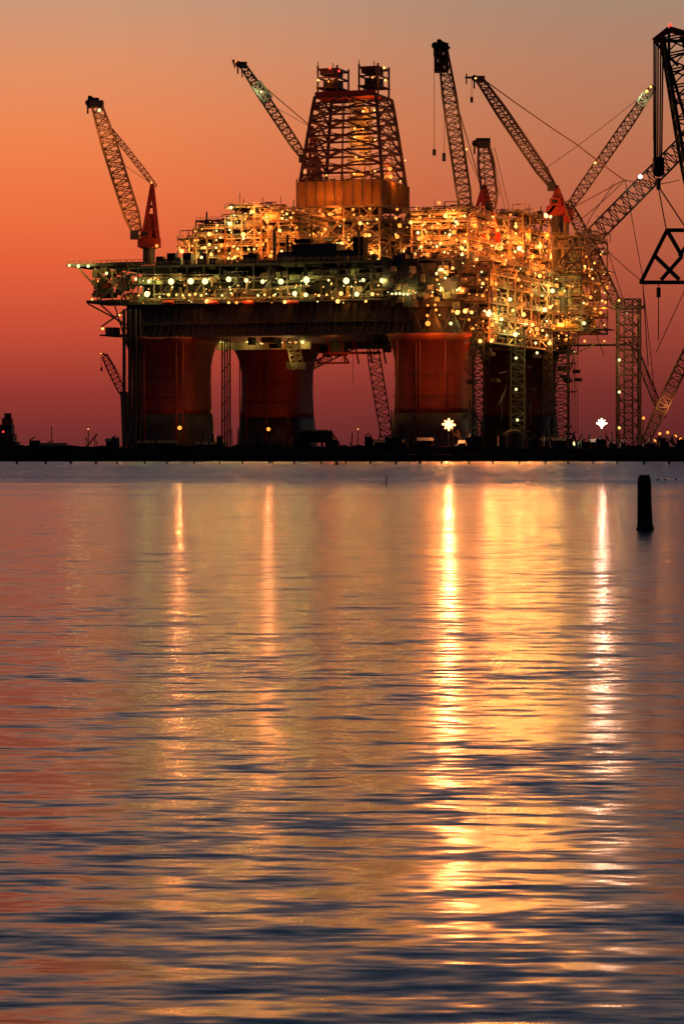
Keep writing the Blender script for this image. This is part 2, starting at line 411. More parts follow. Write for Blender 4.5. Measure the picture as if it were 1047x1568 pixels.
for k in range(5):
    p=LX(868+k*4,520,60); rig.cable(p,(p[0],p[1],U(3,8)),.15,'steel_dark',0)
for v,u1 in ((466,905),(500,895),(524,930),(410,870)):
    p=LX(850,v,60)
    z=p[2]; rig.box((55,28,z-0.3),(72+ (6 if u1>920 else 0),42,z),'steel_mid')
    rig.beam((56,28,z-6),(70,28,z),0.35,'steel_mid')
    for k in range(8): rig.beam((58+2*k,28,z),(58+2*k,28,z+1.1),0.12,'steel_mid')
    rig.beam((56,28,z+1.1),(72,28,z+1.1),0.12,'steel_mid')
for u,v,k,r,pw,sp in ((675,415,'sodium',1.15,3000,3000),(748,480,'sodium',1.0,3000,20000),(754,497,'orange',.8,1800,0),(762,352,'orange',.7,1200,0),(836,330,'sodium',.8,1500,0),(655,495,'orange',.9,1800,0),(690,495,'green',.6,600,0),(700,478,'amber',.8,900,0),(712,476,'amber',.8,900,0),(722,478,'amber',.6,0,0),(735,522,'amber',.7,900,0),(752,522,'amber',.6,0,0),(795,380,'sodium',.9,2500,0),(785,475,'amber',.6,900,0),(815,497,'amber',.7,1500,8000),(790,548,'green',.5,300,0),(790,596,'green',.5,300,0),(792,643,'green',.5,300,0),(822,540,'green',.5,0,0),(875,487,'amber',.8,1500,0),(898,465,'orange',.6,800,0),(895,522,'orange',.5,0,0),(925,522,'orange',.4,0,0),(862,408,'orange',.6,1200,0),(842,470,'amber',.7,1200,0),(820,525,'green',.5,0,0),(765,380,'orange',.8,1800,0),(705,330,'orange',.6,1200,0)):
    if u<700: p=L(u,v,-55.8)
    else:
        p=LX(u,v,59)
        if p[1]>45: p=L(u,v,20)
    rig.lamp(p,k,r*0.8,pw,off=(1.0,-2.2,0.4),spot=sp)
    if k=='sodium':
        for q in range(3): rig.lamp((p[0]+U(-1.6,1.6),p[1]-.2,p[2]+U(-1,1)),'sodium',.35)

def boxpx(u0,u1,v0,v1,ly,d,mat):
    a=L(u0,v1,ly); b=L(u1,v0,ly); rig.box((a[0],ly,a[2]),(b[0],ly+d,b[2]),mat)
boxpx(447,515,372,405,-50,8,'steel_dark'); boxpx(515,545,382,405,-50,8,'steel_dark'); boxpx(425,447,385,405,-51,5,'black_steel')
boxpx(540,556,362,405,-50,4,'black_steel'); boxpx(585,640,395,440,-56,5,'steel_dark'); boxpx(615,665,402,470,-55.5,4,'hull_grey')
boxpx(320,330,395,412,-54,3,'black_steel'); boxpx(640,700,425,470,-54.5,3,'steel_dark')
boxpx(450,475,365,372,-49,3,'black_steel')
for i in range(50):
    u=U(225,700); v=U(386,402); boxpx(u,u+U(4,15),v,408,-53,2,random.choice(['steel_dark','black_steel','grey_green','steel_dark']))
for i in range(44):
    u=U(580,705); v=U(400,465); boxpx(u,u+U(3,14),v,v+U(3,12),-57,1,random.choice(['steel_dark','black_steel','grey_green','steel_mid','steel_light']))
for i in range(24):
    rig.lamp(L(U(640,712),U(400,505),-57.4),random.choice(kO),U(.2,.45),1300 if i%6==0 else 0,off=(0,-2,0.5))
for i in range(5):
    u=632+i*15; a=L(u,510 if i%2 else 472,-55); b=L(u+15,472 if i%2 else 510,-55); rig.beam(a,b,.4,'steel_dark')
for u,v0 in ((420,352),(603,378),(549,352),(440,360)):
    rig.tube(L(u,405,-50),L(u,v0,-50),0.45,'steel_dark',8)

# ---------------- derrick ----------------
dy=-8; cxd=xat(541,dy); z0=zat(282,dy,541); z1=zat(150,dy,541)
DS='derrick_steel'
def dq(z,hx,hy): return [(cxd-hx,dy-hy,z),(cxd+hx,dy-hy,z),(cxd+hx,dy+hy,z),(cxd-hx,dy+hy,z)]
n=6; lv=[]
for i in range(n+1):
    t=i/n; z=z0+(z1-z0)*(1-(1-t)**1.12); lv.append(dq(z,13-3.3*t,11-3.8*t))
for i in range(n+1):
    q=lv[i]
    for k in range(4):
        rig.beam(q[k],q[(k+1)%4],0.6,DS)
        if i<n:
            p=lv[i+1]; k2=(k+1)%4
            rig.beam(q[k],p[k],1.05,DS)
            A,B,C,D_=[Vector(v) for v in (q[k],q[k2],p[k],p[k2])]
            m0=(A+B)/2; m1=(C+D_)/2
            rig.beam(m0,m1,0.35,DS)
            rig.beam(A,m1,0.5,DS); rig.beam(B,m1,0.5,DS)
            rig.beam((A+C)/2,(B+D_)/2,0.25,DS)
            rig.beam((A+C)/2,m0,0.3,DS); rig.beam((B+D_)/2,m0,0.3,DS)
for ox in (-3.5,3.5,5.5):
    rig.beam((cxd+ox,dy,z0),(cxd+ox,dy,z1+4),0.5,'steel_light')
rig.truss((cxd+1,dy,z0-5),(cxd+1,dy,z1),4,4,4,14,'steel_light',0.35,0.2)
for zz in (z0+7,z0+14,z0+20): rig.box((cxd-1,dy-3,zz),(cxd+6,dy+3,zz+0.3),'steel_light')
for i in range(22):
    zz=U(z0+2,z1-1); rig.box((cxd+U(-1,4),dy-2,zz),(cxd+U(4,6),dy+1,zz+U(0.5,1.8)),'steel_light')
rig.box((cxd-9.8,dy-7.4,z1-0.4),(cxd+9.8,dy+7.4,z1+0.3),'red_paint')
rig.box((cxd-9.6,dy-7.6,z1+0.3),(cxd+9.6,dy-6.8,z1+1.4),'red_paint')
for hx0,hx1 in ((cxd-9.6,cxd-3.4),(cxd+3.6,cxd+9.6)):
    zt0=z1; zt1=z1+9.6
    for x in (hx0,hx1):
        for y in (dy-5,dy+5):
            rig.beam((x,y,zt0),(x,y,zt1),0.6,DS)
    for zz in (z1+3,z1+6,z1+8.6):
        for y in (dy-5,dy+5):
            rig.beam((hx0,y,zz),(hx1,y,zz),0.45,DS)
        for x in (hx0,hx1): rig.beam((x,dy-5,zz),(x,dy+5,zz),0.45,DS)
    rig.box((hx0-0.4,dy-5.4,z1+2.8),(hx1+0.4,dy+5.4,z1+3.1),DS)
    rig.box((hx0+1,dy-3,z1+3.1),(hx1-1,dy+3,z1+5.6),'steel_dark')
    rig.box((hx0+0.3,dy-4,z1+7),(hx1-1.4,dy+4,z1+9),DS)
    rig.beam((hx0,dy-5,z1+0.3),(hx1,dy-5,z1+6),0.35,DS); rig.beam((hx1,dy-5,z1+0.3),(hx0,dy-5,z1+3),0.35,DS)
    rig.beam((hx0,dy-5,z1+8),(hx0,dy-5,z1+10.8),0.25,'steel_dark'); rig.beam((hx0+3,dy,z1+9),(hx0+3,dy,z1+11),0.25,'steel_dark')
for u,v,k,r in ((505,104,'red',.35),(519,108,'red',.35),(487,122,'amber',.35),(503,124,'orange',.3),(588,103,'amber',.4),(590,122,'amber',.4),(570,118,'orange',.3),(494,148,'orange',.35)):
    rig.lamp(L(u,v,dy-6),k,r,200 if v>120 else 0)
for u,v,r in ((556,170,.6),(573,168,.5),(557,182,.5),(572,194,.6),(543,196,.5),(543,210,.6),(574,214,.5),(536,226,.5),(545,240,.6),(556,196,.5),(590,225,.4),(542,265,.6),(574,262,.6),(597,258,.9),(598,270,1.0),(465,262,.5),(620,245,.35),(500,268,.4),(613,277,.4)):
    rig.lamp(L(u,v,dy-4),'amber' if r<.9 else 'orange',r*0.65,1200 if r>=.6 else 0,off=(0.5,-1.2,0))
zw0=zat(313,dy-14,541); hx=13.4; hy=12.6
rig.box((cxd-hx,dy-hy,zw0),(cxd+hx,dy+hy,z0),'ochre_panel')
for i in range(37):
    x=cxd-hx+i*(2*hx)/36.; rig.beam((x,dy-hy-0.15,zw0),(x,dy-hy-0.15,z0+ (0.8 if i%4==0 else 0)),0.22 if i%4 else 0.5,'steel_mid' if i%4==0 else 'ochre_panel')
    y=dy-hy+i*(2*hy)/36.; rig.beam((cxd+hx+0.15,y,zw0),(cxd+hx+0.15,y,z0),0.22,'ochre_panel')
rig.box((cxd-hx-0.6,dy-hy-1.0,zw0-0.5),(cxd+hx+0.6,dy+hy+0.6,zw0),'steel_mid')
for hz in (0.6,1.2): rig.beam((cxd-hx,dy-hy-0.3,z0+hz),(cxd+hx,dy-hy-0.3,z0+hz),0.12,'steel_mid')
x0=cxd-12.5; x1=cxd+12.5
module(x0,x1,dy-12,dy+12,DZ,zw0,4,3,4,'steel_light',1.3,0.4,0.6)
for k in range(4):
    zz=DZ+(zw0-DZ)*k/4; zn=DZ+(zw0-DZ)*(k+1)/4
    for j in range(4):
        xa=x0+25*j/4; xb=x0+25*(j+1)/4
        rig.beam((xa,dy-12.1,zz),(xb,dy-12.1,zn),0.4,'steel_light' if R()<.5 else 'steel_mid'); rig.beam((xb,dy-12.2,zz),(xa,dy-12.2,zn),0.4,'steel_mid')
lamps(x0,x1,dy-12,dy+12,DZ,zw0-1,75,kO,1500,6)
for i in range(5):
    rig.lamp((x0+2+i*5.3,dy-15.5,zw0-1.5),'orange',0.4,1000,off=(0,-4.5,3))  # lamp row added below the wind wall to light its panels
for u,v in ((608,320),(606,333),(612,345),(640,322),(685,322),(672,310),(700,325),(638,318),(608,362),(560,360),(520,318),(495,330)):
    rig.lamp(L(u,v,-20),'orange',U(.4,.7),0)
for u,v in ((367,295),(360,340),(430,300),(665,305)):
    p=L(u,v,-30); rig.beam((p[0],-30,p[2]-7),p,0.18,'steel_mid')

# ---------------- cranes on the platform ----------------
def crane(name,ped,foot,mast,tip,D,w,boom='crane_yellow',pedv=None,hook=None,n=22,mast_mat='red_paint',cab=True,ch=0.5,lc=0.26):
    g=Grp(name,W(ped[0],pedv or ped[1],D))
    pv=pedv or ped[1]+30
    g.tube(W(ped[0],pv,D),W(ped[0],ped[1],D),1.8,'steel_dark',14)
    g.tube(W(ped[0],ped[1]+2,D),W(ped[0],ped[1],D),2.5,mast_mat,14)
    b=W(ped[0],ped[1],D); f=W(*foot,D); m=W(*mast,D); t=W(*tip,D)
    if cab:
        g.box((b.x-3.2,D-2.4,b.z),(b.x+3.4,D+2.4,b.z+2.6),mast_mat)
        g.box((b.x-2.2,D-2.7,b.z+2.6),(b.x+1.0,D+1.8,b.z+5),mast_mat)
        g.box((f.x-2.2,D-3.6,f.z-1),(f.x+0.2,D-1.9,f.z+1.6),'steel_dark')
        g.box((b.x-1.9,D-2.76,b.z+3.2),(b.x-0.2,D-2.71,b.z+4.4),'black_steel')
    for yy in (-1.6,1.6):
        o=Vector((0,yy,0))
        A=b+o+Vector((-2,0,1)); B=b+o+Vector((2.8,0,1)); C=m+o*0.5
        g.beam(A,C,1.0,mast_mat); g.beam(B,C,1.1,mast_mat)
        for k in (0.15,0.3,0.45,0.6,0.8):
            g.beam(A.lerp(C,k),B.lerp(C,k+.05),0.5,mast_mat)
        g.mb(mast_mat).hexa([A+Vector((1,-.2,0)),B+Vector((-.5,-.2,0)),B+Vector((-.5,.2,0)),A+Vector((1,.2,0)),A.lerp(C,.5)+Vector((.5,-.2,0)),B.lerp(C,.5)+Vector((0,-.2,0)),B.lerp(C,.5)+Vector((0,.2,0)),A.lerp(C,.5)+Vector((.5,.2,0))])
    g.beam(m+Vector((0,-1.2,0)),m+Vector((0,1.2,0)),1.0,'steel_dark')
    g.truss(f,t,w*0.5,w,w*0.65,n,boom,ch,lc)
    side=Vector((-1 if t.x<f.x else 1,0,0))
    g.box((t.x-w*0.45,D-w*0.4,t.z-0.7),(t.x+w*0.45,D+w*0.4,t.z+1.2),'steel_dark')
    g.tube(t+side*w*0.55+Vector((0,-0.3,0.6)),t+side*w*0.55+Vector((0,0.3,0.6)),1.0,'steel_dark',12)
    g.beam(t+side*w*0.6,t+side*w*0.6+Vector((0,0,-2.6)),0.5,'steel_dark')
    for yy in (-0.7,0.7):
        g.beam(m+Vector((0,yy,0)),f.lerp(t,0.93)+Vector((0,yy,0)),0.16,boom)
    g.beam(m,f.lerp(t,0.6),0.14,boom)
    if hook:
        h=t+side*w*0.6; e=Vector((h.x,h.y,CH+(HV-hook)*D/F)); g.beam(h,e,0.14,'steel_dark'); g.box(e-Vector((0.5,0.4,1.4)),e+Vector((0.5,0.4,0.4)),'steel_dark')
    return g
WO=(1,0.38,0.11)  # warm fill colour; bulbless lights added in front of booms to brighten them
g=crane('pedestal_crane',(228,378),(212,362),(233,282),(148,160),812,4.4,pedv=404)
D=812
g.truss(W(238,285,D),W(168,196,D),1.0,1.5,1.0,14,'crane_yellow',0.28,0.15)
g.box(W(137,160,D-1),W(152,150,D+1),'steel_dark')
g.beam(W(137,165,D),W(137,146,D),0.9,'steel_dark'); g.beam(W(137,147,D),W(156,160,D),0.8,'steel_dark')
g.lights.append((W(180,330,D-8),WO,1800,0.4)); g.lights.append((W(150,200,D-8),WO,1900,0.4))  # unseen fill lights added along the boom
g.ball(W(152,168,D-2.6),0.45,'lamp_green',world=True); g.ball(W(232,279,D-2),0.35,'lamp_orange',world=True); g.ball(W(240,376,D-3),0.45,'lamp_orange',world=True)
g.finish()
g=crane('pedestal_crane',(480,290),(468,245),(478,195),(372,100),890,2.8,pedv=345,hook=None,n=18,boom='crane_grey')
D=890
g.beam(W(357,92,D),W(378,101,D),0.8,'red_paint'); g.beam(W(356,91,D),W(360,103,D),0.5,'steel_dark'); g.beam(W(370,104,D),W(371,118,D),0.4,'steel_dark')
g.ball(W(361,93,D-1.5),0.3,'lamp_orange',world=True); g.ball(W(400,140,D-2),0.4,'lamp_green',world=True)
g.truss(W(392,128,D-0.2),W(410,152,D-0.2),2.9,3.0,2.9,3,'white_paint',0.6,0.3)
g.lights.append((W(392,140,D-5),(0.95,1,0.4),350,0.4)); g.lights.append((W(440,215,D-8),WO,1300,0.4))
g.finish()
g=crane('pedestal_crane',(728,366),(717,345),(738,290),(677,72),800,3.9,pedv=470,hook=230,n=26,boom='crane_grey')
D=800
g.truss(W(676,108,D-0.3),W(674,66,D-0.3),3.4,3.0,2.2,4,'black_steel',0.9,0.6)
g.beam(W(669,82,D),W(671,60,D),0.8,'black_steel'); g.beam(W(671,60,D),W(688,74,D),0.9,'black_steel')
g.beam(W(680,68,D),W(680,236,D),0.12,'steel_dark'); g.box(W(677,246,D-0.5),W(682,234,D+0.5),'steel_dark')
g.lights.append((W(690,300,D-6),WO,1900,0.4)); g.lights.append((W(685,180,D-9),WO,2200,0.4))  # boom fill lights, added without fixtures
g.ball(W(714,228,D-2),0.3,'lamp_amber',world=True)
g.finish()
g=crane('pedestal_crane',(748,372),(752,320),(742,285),(740,222),806,4.4,pedv=455,n=8,boom='crane_grey')
D=806
g.box(W(729,220,D-1.2),W(750,212,D+1.2),'black_steel'); g.beam(W(752,225,D),W(775,330,D),0.15,'steel_dark'); g.beam(W(757,225,D),W(782,330,D),0.15,'steel_dark')
g.beam(W(745,222,D),W(765,300,D),0.15,'steel_dark'); g.lights.append((W(775,300,D-6),WO,900,0.4))
g.finish()
g=crane('pedestal_crane',(853,328),(848,288),(852,286),(735,122),845,3.1,pedv=470,n=24,hook=None,boom='crane_grey')
D=845
g.beam(W(712,118,D),W(736,118,D),0.6,'steel_dark'); g.beam(W(714,112,D),W(714,128,D),0.4,'steel_dark'); g.beam(W(722,120,D),W(722,150,D),0.14,'steel_dark'); g.box(W(720,156,D-.4),W(724,148,D+.4),'steel_dark')
g.cable(W(735,117,D),W(885,222,D),0.3,'crane_yellow',0.4); g.cable(W(885,222,D),W(955,275,D),0.3,'crane_yellow',0.2)
g.cable(W(955,275,D),W(862,325,D),0.28,'crane_yellow',0.1)
g.beam(W(833,335,D-2),W(860,300,D-2),0.8,'red_paint')
g.ball(W(728,119,D-2),0.3,'lamp_amber',world=True); g.lights.append((W(800,230,D-8),WO,2000,0.4)); g.lights.append((W(835,300,D-8),WO,600,0.4))
g.finish()
g=Grp('luffing_crane',W(862,340,870)); D=870
g.tube(W(864,470,D),W(864,330,D),1.4,'steel_mid',12); g.box(W(856,340,D-2),W(876,322,D+2),'red_paint')
g.truss(W(866,325,D),W(1000,132,D),1.6,3.1,1.8,24,'crane_grey',0.42,0.22)
g.truss(W(979,160,D-0.4),W(994,138,D-0.4),2.6,2.6,2.0,3,'white_paint',0.6,0.3)
g.ball(W(990,139,D-2),0.5,'lamp_amber',world=True); g.ball(W(996,132,D-2),0.4,'lamp_amber',world=True); g.ball(W(911,249,D-2),0.4,'lamp_amber',world=True)
g.cable(W(998,132,D),W(838,255,D),0.16,'steel_dark',0.8); g.cable(W(838,255,D),W(866,325,D),0.16,'steel_dark'); g.cable(W(1000,130,D),W(1000,215,D),0.16,'steel_dark')
g.lights.append((W(920,270,D-8),WO,1400,0.4)); g.lights.append((W(982,145,D-4),(0.95,1,0.5),250,0.4))
g.finish()
g=Grp('dock_crane',W(185,600,860)); D=860
g.tube(W(193,690,D),W(190,600,D),1.2,'steel_dark',10); g.truss(W(190,606,D),W(160,545,D),1.4,2.2,1.4,9,'red_paint',0.3,0.16); g.beam(W(154,540,D),W(165,545,D),0.7,'red_paint'); g.beam(W(155,542,D),W(155,565,D),0.14,'steel_dark'); g.box(W(154,568,D-.3),W(157,562,D+.3),'steel_dark')
g.cable(W(163,540,D),W(190,585,D),0.2,'steel_dark'); g.ball(W(155,541,D-1),0.25,'lamp_orange',world=True)
g.finish()
rig.finish()

# ---------------- shore / barge cranes on the right ----------------
D=762
g=Grp('derrick_barge_crane',W(1150,690,D))
g.truss(W(1160,690,D),W(1030,56,D),5,8.5,6,26,'black_steel',0.9,0.4)
g.beam(W(1001,62,D-1),W(1024,44,D-1),1.6,'red_paint'); g.beam(W(1024,44,D-1),W(1052,52,D-1),1.6,'red_paint'); g.beam(W(1001,62,D+3),W(1024,44,D+3),1.4,'red_paint')
g.beam(W(1001,62,D-1),W(1038,100,D-1),0.7,'black_steel'); g.beam(W(1024,44,D-1),W(1024,110,D-1),0.7,'black_steel'); g.beam(W(1002,62,D-1),W(1052,62,D-1),0.8,'black_steel')
g.beam(W(1014,62,D-1),W(1052,190,D-1),0.8,'black_steel'); g.beam(W(1024,90,D-1),W(1050,80,D-1),0.5,'black_steel'); g.beam(W(1030,115,D-1),W(1052,100,D-1),0.5,'black_steel'); g.beam(W(1038,145,D-1),W(1052,130,D-1),0.5,'black_steel')
for i,u in enumerate((1001,1004,1007.5,1011.5,1015)):
    g.beam(W(u,58,D-1+i*0.5),W(1007+(u-1008)*0.8,245,D-1+i*0.5),0.42,'black_steel')
g.box(W(1001,262,D-1.5),W(1015,242,D+1.5),'black_steel')
g.tube(W(1008,262,D-1.2),W(1008,262,D+1.2),1.6,'black_steel',12); g.tube(W(1008,272,D),W(1008,290,D),0.6,'black_steel',8)
for yy in (-2,2):
    g.beam(W(1008,288,D),W(1020,352,D+yy),0.3,'black_steel'); g.beam(W(1010,288,D),W(1052,352,D+yy),0.3,'black_steel')
    A=W(1021,352,D+yy);B=W(981,432,D+yy);C=W(1085,432,D+yy);E=W(1066,352,D+yy)
    for a,b in ((A,B),(B,C),(A,E),(E,C),(W(1003,392,D+yy),W(1040,428,D+yy)),(A,W(1044,392,D+yy)),(W(1044,392,D+yy),W(1012,428,D+yy)),(E,W(1040,392,D+yy))):
        g.beam(a,b,1.05,'black_steel')
for u,v in ((1021,352),(981,432),(1008,432),(1050,432)): g.beam(W(u,v,D-3),W(u,v,D+3),0.9,'black_steel')
g.cable(W(984,435,D),W(992,560,D),0.25,'black_steel'); g.cable(W(1008,435,D),W(1008,520,D),0.25,'black_steel'); g.tube(W(1008,455,D),W(1008,440,D),0.6,'black_steel',8)
g.cable(W(984,438,D),W(1004,622,D),0.22,'red_paint',-0.8); g.cable(W(1050,440,D),W(1004,540,D),0.2,'black_steel')
g.ball(W(1026,38,D-1),0.5,'lamp_red',world=True); g.beam(W(1026,46,D-1),W(1026,39,D-1),0.3,'black_steel')
g.box((W(1060,690,D).x,D-12,0),(W(1300,690,D).x,D+14,4),'black_steel')
g.finish()
D=778
g=Grp('lattice_boom_crane',W(870,400,D))
g.truss(W(862,408,D),W(1075,192,D),3.2,4.8,4.6,22,'crane_grey',0.5,0.28)
g.ball(W(980,270,D-3),0.6,'lamp_white',world=True); g.ball(W(1046,262,D-3),0.5,'lamp_amber',world=True)
g.truss(W(868,308,D+9),W(948,472,D+9),1.5,2.8,2.4,20,'crane_grey',0.38,0.2)
for a,b,sg in (((890,335),(957,275),.3),((957,275),(1040,275),1.2),((957,275),(985,430),.5),((868,400),(905,330),.2),((905,330),(940,280),.1),((893,345),(990,436),.8),((880,400),(925,545),1.5),((875,440),(880,610),-1.0),((868,440),(872,650),-.6),((915,330),(1000,600),1)):
    g.cable(W(*a,D),W(*b,D),0.2,'crane_grey',sg)
g.truss(W(1070,505,D-4),W(988,676,D-4),1.6,3.0,2.0,18,'crane_grey',0.36,0.2)
g.truss(W(966,520,D+3),W(1015,640,D+3),1.4,1.8,1.4,12,'crane_grey',0.26,0.15)
g.lights.append((W(975,290,D-6),(1,0.9,0.7),350,0.4)); g.lights.append((W(905,370,D-8),WO,1600,0.4)); g.lights.append((W(1020,620,D-8),WO,1400,0.4))
g.finish()
D=790
g=Grp('lattice_tower',W(962,690,D))
g.truss(W(962,690,D),W(962,458,D),6.2,6.2,6.2,12,'crane_grey',0.55,0.28)
g.truss(W(962,690,D),W(962,458,D),2.4,2.4,2.4,24,'crane_grey',0.22,0.13)
g.box(W(942,472,D-3.5),W(982,469,D+3.5),'crane_grey')
for v in (469,463,457): g.beam(W(942,v,D-3.5),W(982,v,D-3.5),0.2,'crane_grey')
for v,k in ((551,'green'),(600,'green'),(460,'amber'),(655,'amber')):
    g.ball(W(948,v,D-4),0.4,'lamp_'+k,world=True)
g.lights.append((W(945,560,D-8),(1,0.6,0.25),1300,0.4)); g.lights.append((W(955,480,D-8),(1,0.6,0.25),900,0.4))
g.finish()

# ---------------- shore lamps ----------------
def pole(name,u,v,D,kind,r,spot=0,col=None,pt=0,star_heads=None):
    g=Grp(name,W(u,690,D)); t=W(u,v,D)
    g.tube((t.x,D+r+0.5,1.5),(t.x,D+r+0.5,t.z),0.16,'steel_dark',8,0.1)
    g.beam((t.x,D+r+0.5,t.z),(t.x,D+r*0.8,t.z),0.2,'steel_dark'); g.box((t.x-r*0.7,D+r*0.7,t.z-r*0.5),(t.x+r*0.7,D+r+0.4,t.z+r*0.6),'steel_dark')
    if star_heads:  # small heads added round the lamp, set out like a starburst
        for hx_,hz_,hr in star_heads:
            g.beam((t.x,D+.5,t.z),(t.x+hx_,D+.5,t.z+hz_+.01),.14,'steel_dark')
            g.ball(t+Vector((hx_,0,hz_)),hr,'lamp_'+kind,world=True,nu=12,nv=8)
    else: g.ball(t,r,'lamp_'+kind,world=True,nu=12,nv=8)
    if spot: g.spots.append((t+Vector((0,-r-0.4,0)),col,spot,0.6))
    if pt: g.lights.append((t+Vector((0,-2.5,0)),COL['orange'] if kind=='sodium' else col,pt,0.4))
    return g.finish()
pole('floodlight_mast',687,650,735,'sodium',1.0,115000,(1,0.28,0.085),3500,[(0,0,1.15),(0,1.4,.3),(0,-1.4,.3),(-1.5,.1,.32),(1.5,-.1,.32),(-1,1,.22),(1,.95,.22),(-1,-1,.2),(1,-1,.2)])
pole('floodlight_mast',921,648,735,'white',0.8,21000,(1,0.58,0.38),2000,[(0,0,.9),(0,1.15,.24),(0,-1.15,.24),(-1.2,0,.25),(1.2,0,.25),(.8,.8,.16),(-.8,.8,.16)])
pole('street_lamp',880,679,735,'green',0.55,0,(0.7,1,0.4),600)
pole('street_lamp',135,657,720,'amber',0.15)
pole('street_lamp',548,657,720,'amber',0.15)
for i,(u,v,D,pw) in enumerate(((1010,664,760,700),(1022,662,762,0),(1016,672,760,0),(1034,668,765,700),(1003,674,758,0),(1042,672,760,0),(985,640,770,0))):
    pole('street_lamp',u,v,D,'orange',0.4,0,(1,0.36,0.09),pw)

# ---------------- land, quay, jetty ----------------
def strip(name,y0,y1,zf,x0,x1,nx,mat,ny=8):
    vs=[];fs=[]
    for j in range(ny+1):
        for i in range(nx+1):
            x=x0+(x1-x0)*i/nx; y=y0+(y1-y0)*j/ny
            e=min(1,min(j,ny-j)/1.5)
            vs.append((x,y,-0.6+(zf(x,y)+0.6)*e))
    for j in range(ny):
        for i in range(nx):
            a=j*(nx+1)+i; fs.append((a,a+1,a+nx+2,a+nx+1))
    me=bpy.data.meshes.new(name); me.from_pydata(vs,[],fs); me.materials.append(MATS[mat]); me.update()
    o=bpy.data.objects.new(name,me); scene.collection.objects.link(o); return o
strip('quay_ground',640,745,lambda x,y:2.9+1.4*max(0,N.noise(Vector((x*0.07,y*0.05,3))))+0.5*N.noise(Vector((x*0.5,y*0.3,1))),-260,260,420,'earth',10)
strip('distant_land',1500,1900,lambda x,y:5.0+3.0*N.noise(Vector((x*0.02,1,5)))+1.4*N.noise(Vector((x*0.15,1,8))),-900,900,500,'earth',6)
q=Grp('quay_wall',(0,638,0))
q.box((-250,634,-1),(250,640,1.3),'concrete'); q.box((-250,633.6,1.3),(250,640.4,1.6),'concrete')
x=-248
while x<248:
    q.beam((x,633.4,-1),(x,633.4,1.5),0.4,'timber'); x+=4.2
q.finish()
j=Grp('timber_jetty',(0,505,0))
for i in range(60):
    x=-64+i*4.6+U(-.5,.5)
    if x>95: break
    h=U(0.85,1.1)
    j.tube((x,505,-1),(x+U(-.05,.05),505,h+(0.25 if R()<0.3 else 0)),0.2,'timber',7)
for a,b in ((-64,-22),(-21,8),(9,60)):
    j.box((a,504.7,0.78),(b,505.5,1.0),'timber')
j.tube((-13.0,495,-1),(-12.6,495,0.9),0.12,'timber',6); j.tube((-12.2,495,-1),(-12.6,495,1.6),0.1,'timber',6)
j.finish()

def shed(name,u0,u1,v,D,mat='concrete'):
    a=W(u0,v,D); b=W(u1,v,D); g=Grp(name,(a.x,D,2))
    g.box((a.x,D,1),(b.x,D+4,a.z-0.8),mat)
    m=g.mb('black_steel')
    m.hexa([(a.x-.3,D-.3,a.z-0.8),(b.x+.3,D-.3,a.z-0.8),(b.x+.3,D+4.3,a.z-0.8),(a.x-.3,D+4.3,a.z-0.8),(a.x-.3,D+1.9,a.z),(b.x+.3,D+1.9,a.z),(b.x+.3,D+2.1,a.z),(a.x-.3,D+2.1,a.z)])
    k=a.x+0.6
    while k<b.x-1: g.box((k,D-0.05,2.2),(k+0.7,D-0.02,a.z-1.1),'black_steel'); k+=1.6
    g.finish()
shed('site_cabin',162,182,671,722,'grey_green'); shed('site_cabin',573,618,673,722); shed('site_cabin',640,662,670,724); shed('site_cabin',704,728,674,726); shed('site_cabin',830,872,670,726); shed('site_cabin',905,918,672,724); shed('site_cabin',60,100,678,722); shed('site_cabin',212,268,674,728); shed('site_cabin',300,345,676,728)
def tank(u0,u1,v,D):
    a=W(u0,v,D); b=W(u1,v,D); g=Grp('storage_tank',(a.x,D,2)); r=1.7; z=a.z-r
    g.tube((a.x,D,z),(b.x,D,z),r,'concrete',16); g.ball((a.x,D,z),r*0.98,'concrete',nu=16,nv=8); g.ball((b.x,D,z),r*0.98,'concrete',nu=16,nv=8)
    for k in (0.2,0.8): x=a.x+(b.x-a.x)*k; g.box((x-.3,D-1.2,1.5),(x+.3,D+1.2,z-0.8),'steel_dark')
    g.finish()
tank(465,500,658,730)
p=W(786,690,738); g=Grp('domed_tank',p); g.tube((p.x,738,1.5),(p.x,738,6),2.9,'black_steel',18); g.ball((p.x,738,6),2.9,'black_steel',0.8,18,10); g.finish()
h=Grp('rubble_heap',(0,725,2))
for i in range(150):
    x=U(-92,92); s=U(0.4,2.0); h.ball((x,U(700,735),2.9),s,'earth',0.6,6,4)
h.finish()
gd=Grp('dock_equipment',(0,728,2))
for i in range(150):
    u=U(40,1047) if i<80 else U(560,1047); b=W(u,690,U(715,740)); hh=U(1.4,4.4); w=U(0.8,3)
    t=R()
    if t<.4: gd.box((b.x,b.y,2),(b.x+w,b.y+2,2+hh),random.choice(['black_steel','black_steel','steel_dark','concrete'])); gd.beam((b.x,b.y,2+hh),(b.x+w*0.6,b.y,2+hh+U(.3,1.2)),.3,'steel_dark')
    elif t<.7: gd.tube((b.x,b.y,2),(b.x+U(-.6,.6),b.y,2+hh*1.6),.12,'steel_dark',6)
    else: gd.beam((b.x,b.y,2),(b.x+U(-4,4),b.y,2+hh*1.4),.35,'steel_dark'); gd.beam((b.x+1.5,b.y,2),(b.x+U(-4,4),b.y,2+hh*1.2),.3,'steel_dark')
gd.finish()
D=900; g=Grp('moored_ship',W(-20,690,D))
a=W(-60,690,D).x; b=W(26,690,D).x
m=g.mb('steel_dark'); m.hexa([(a,D-6,0),(b-2,D-6,0),(b-2,D+6,0),(a,D+6,0),(a,D-6.5,4.6),(b+0.5,D-6.5,5.4),(b+0.5,D+6.5,5.4),(a,D+6.5,4.6)])
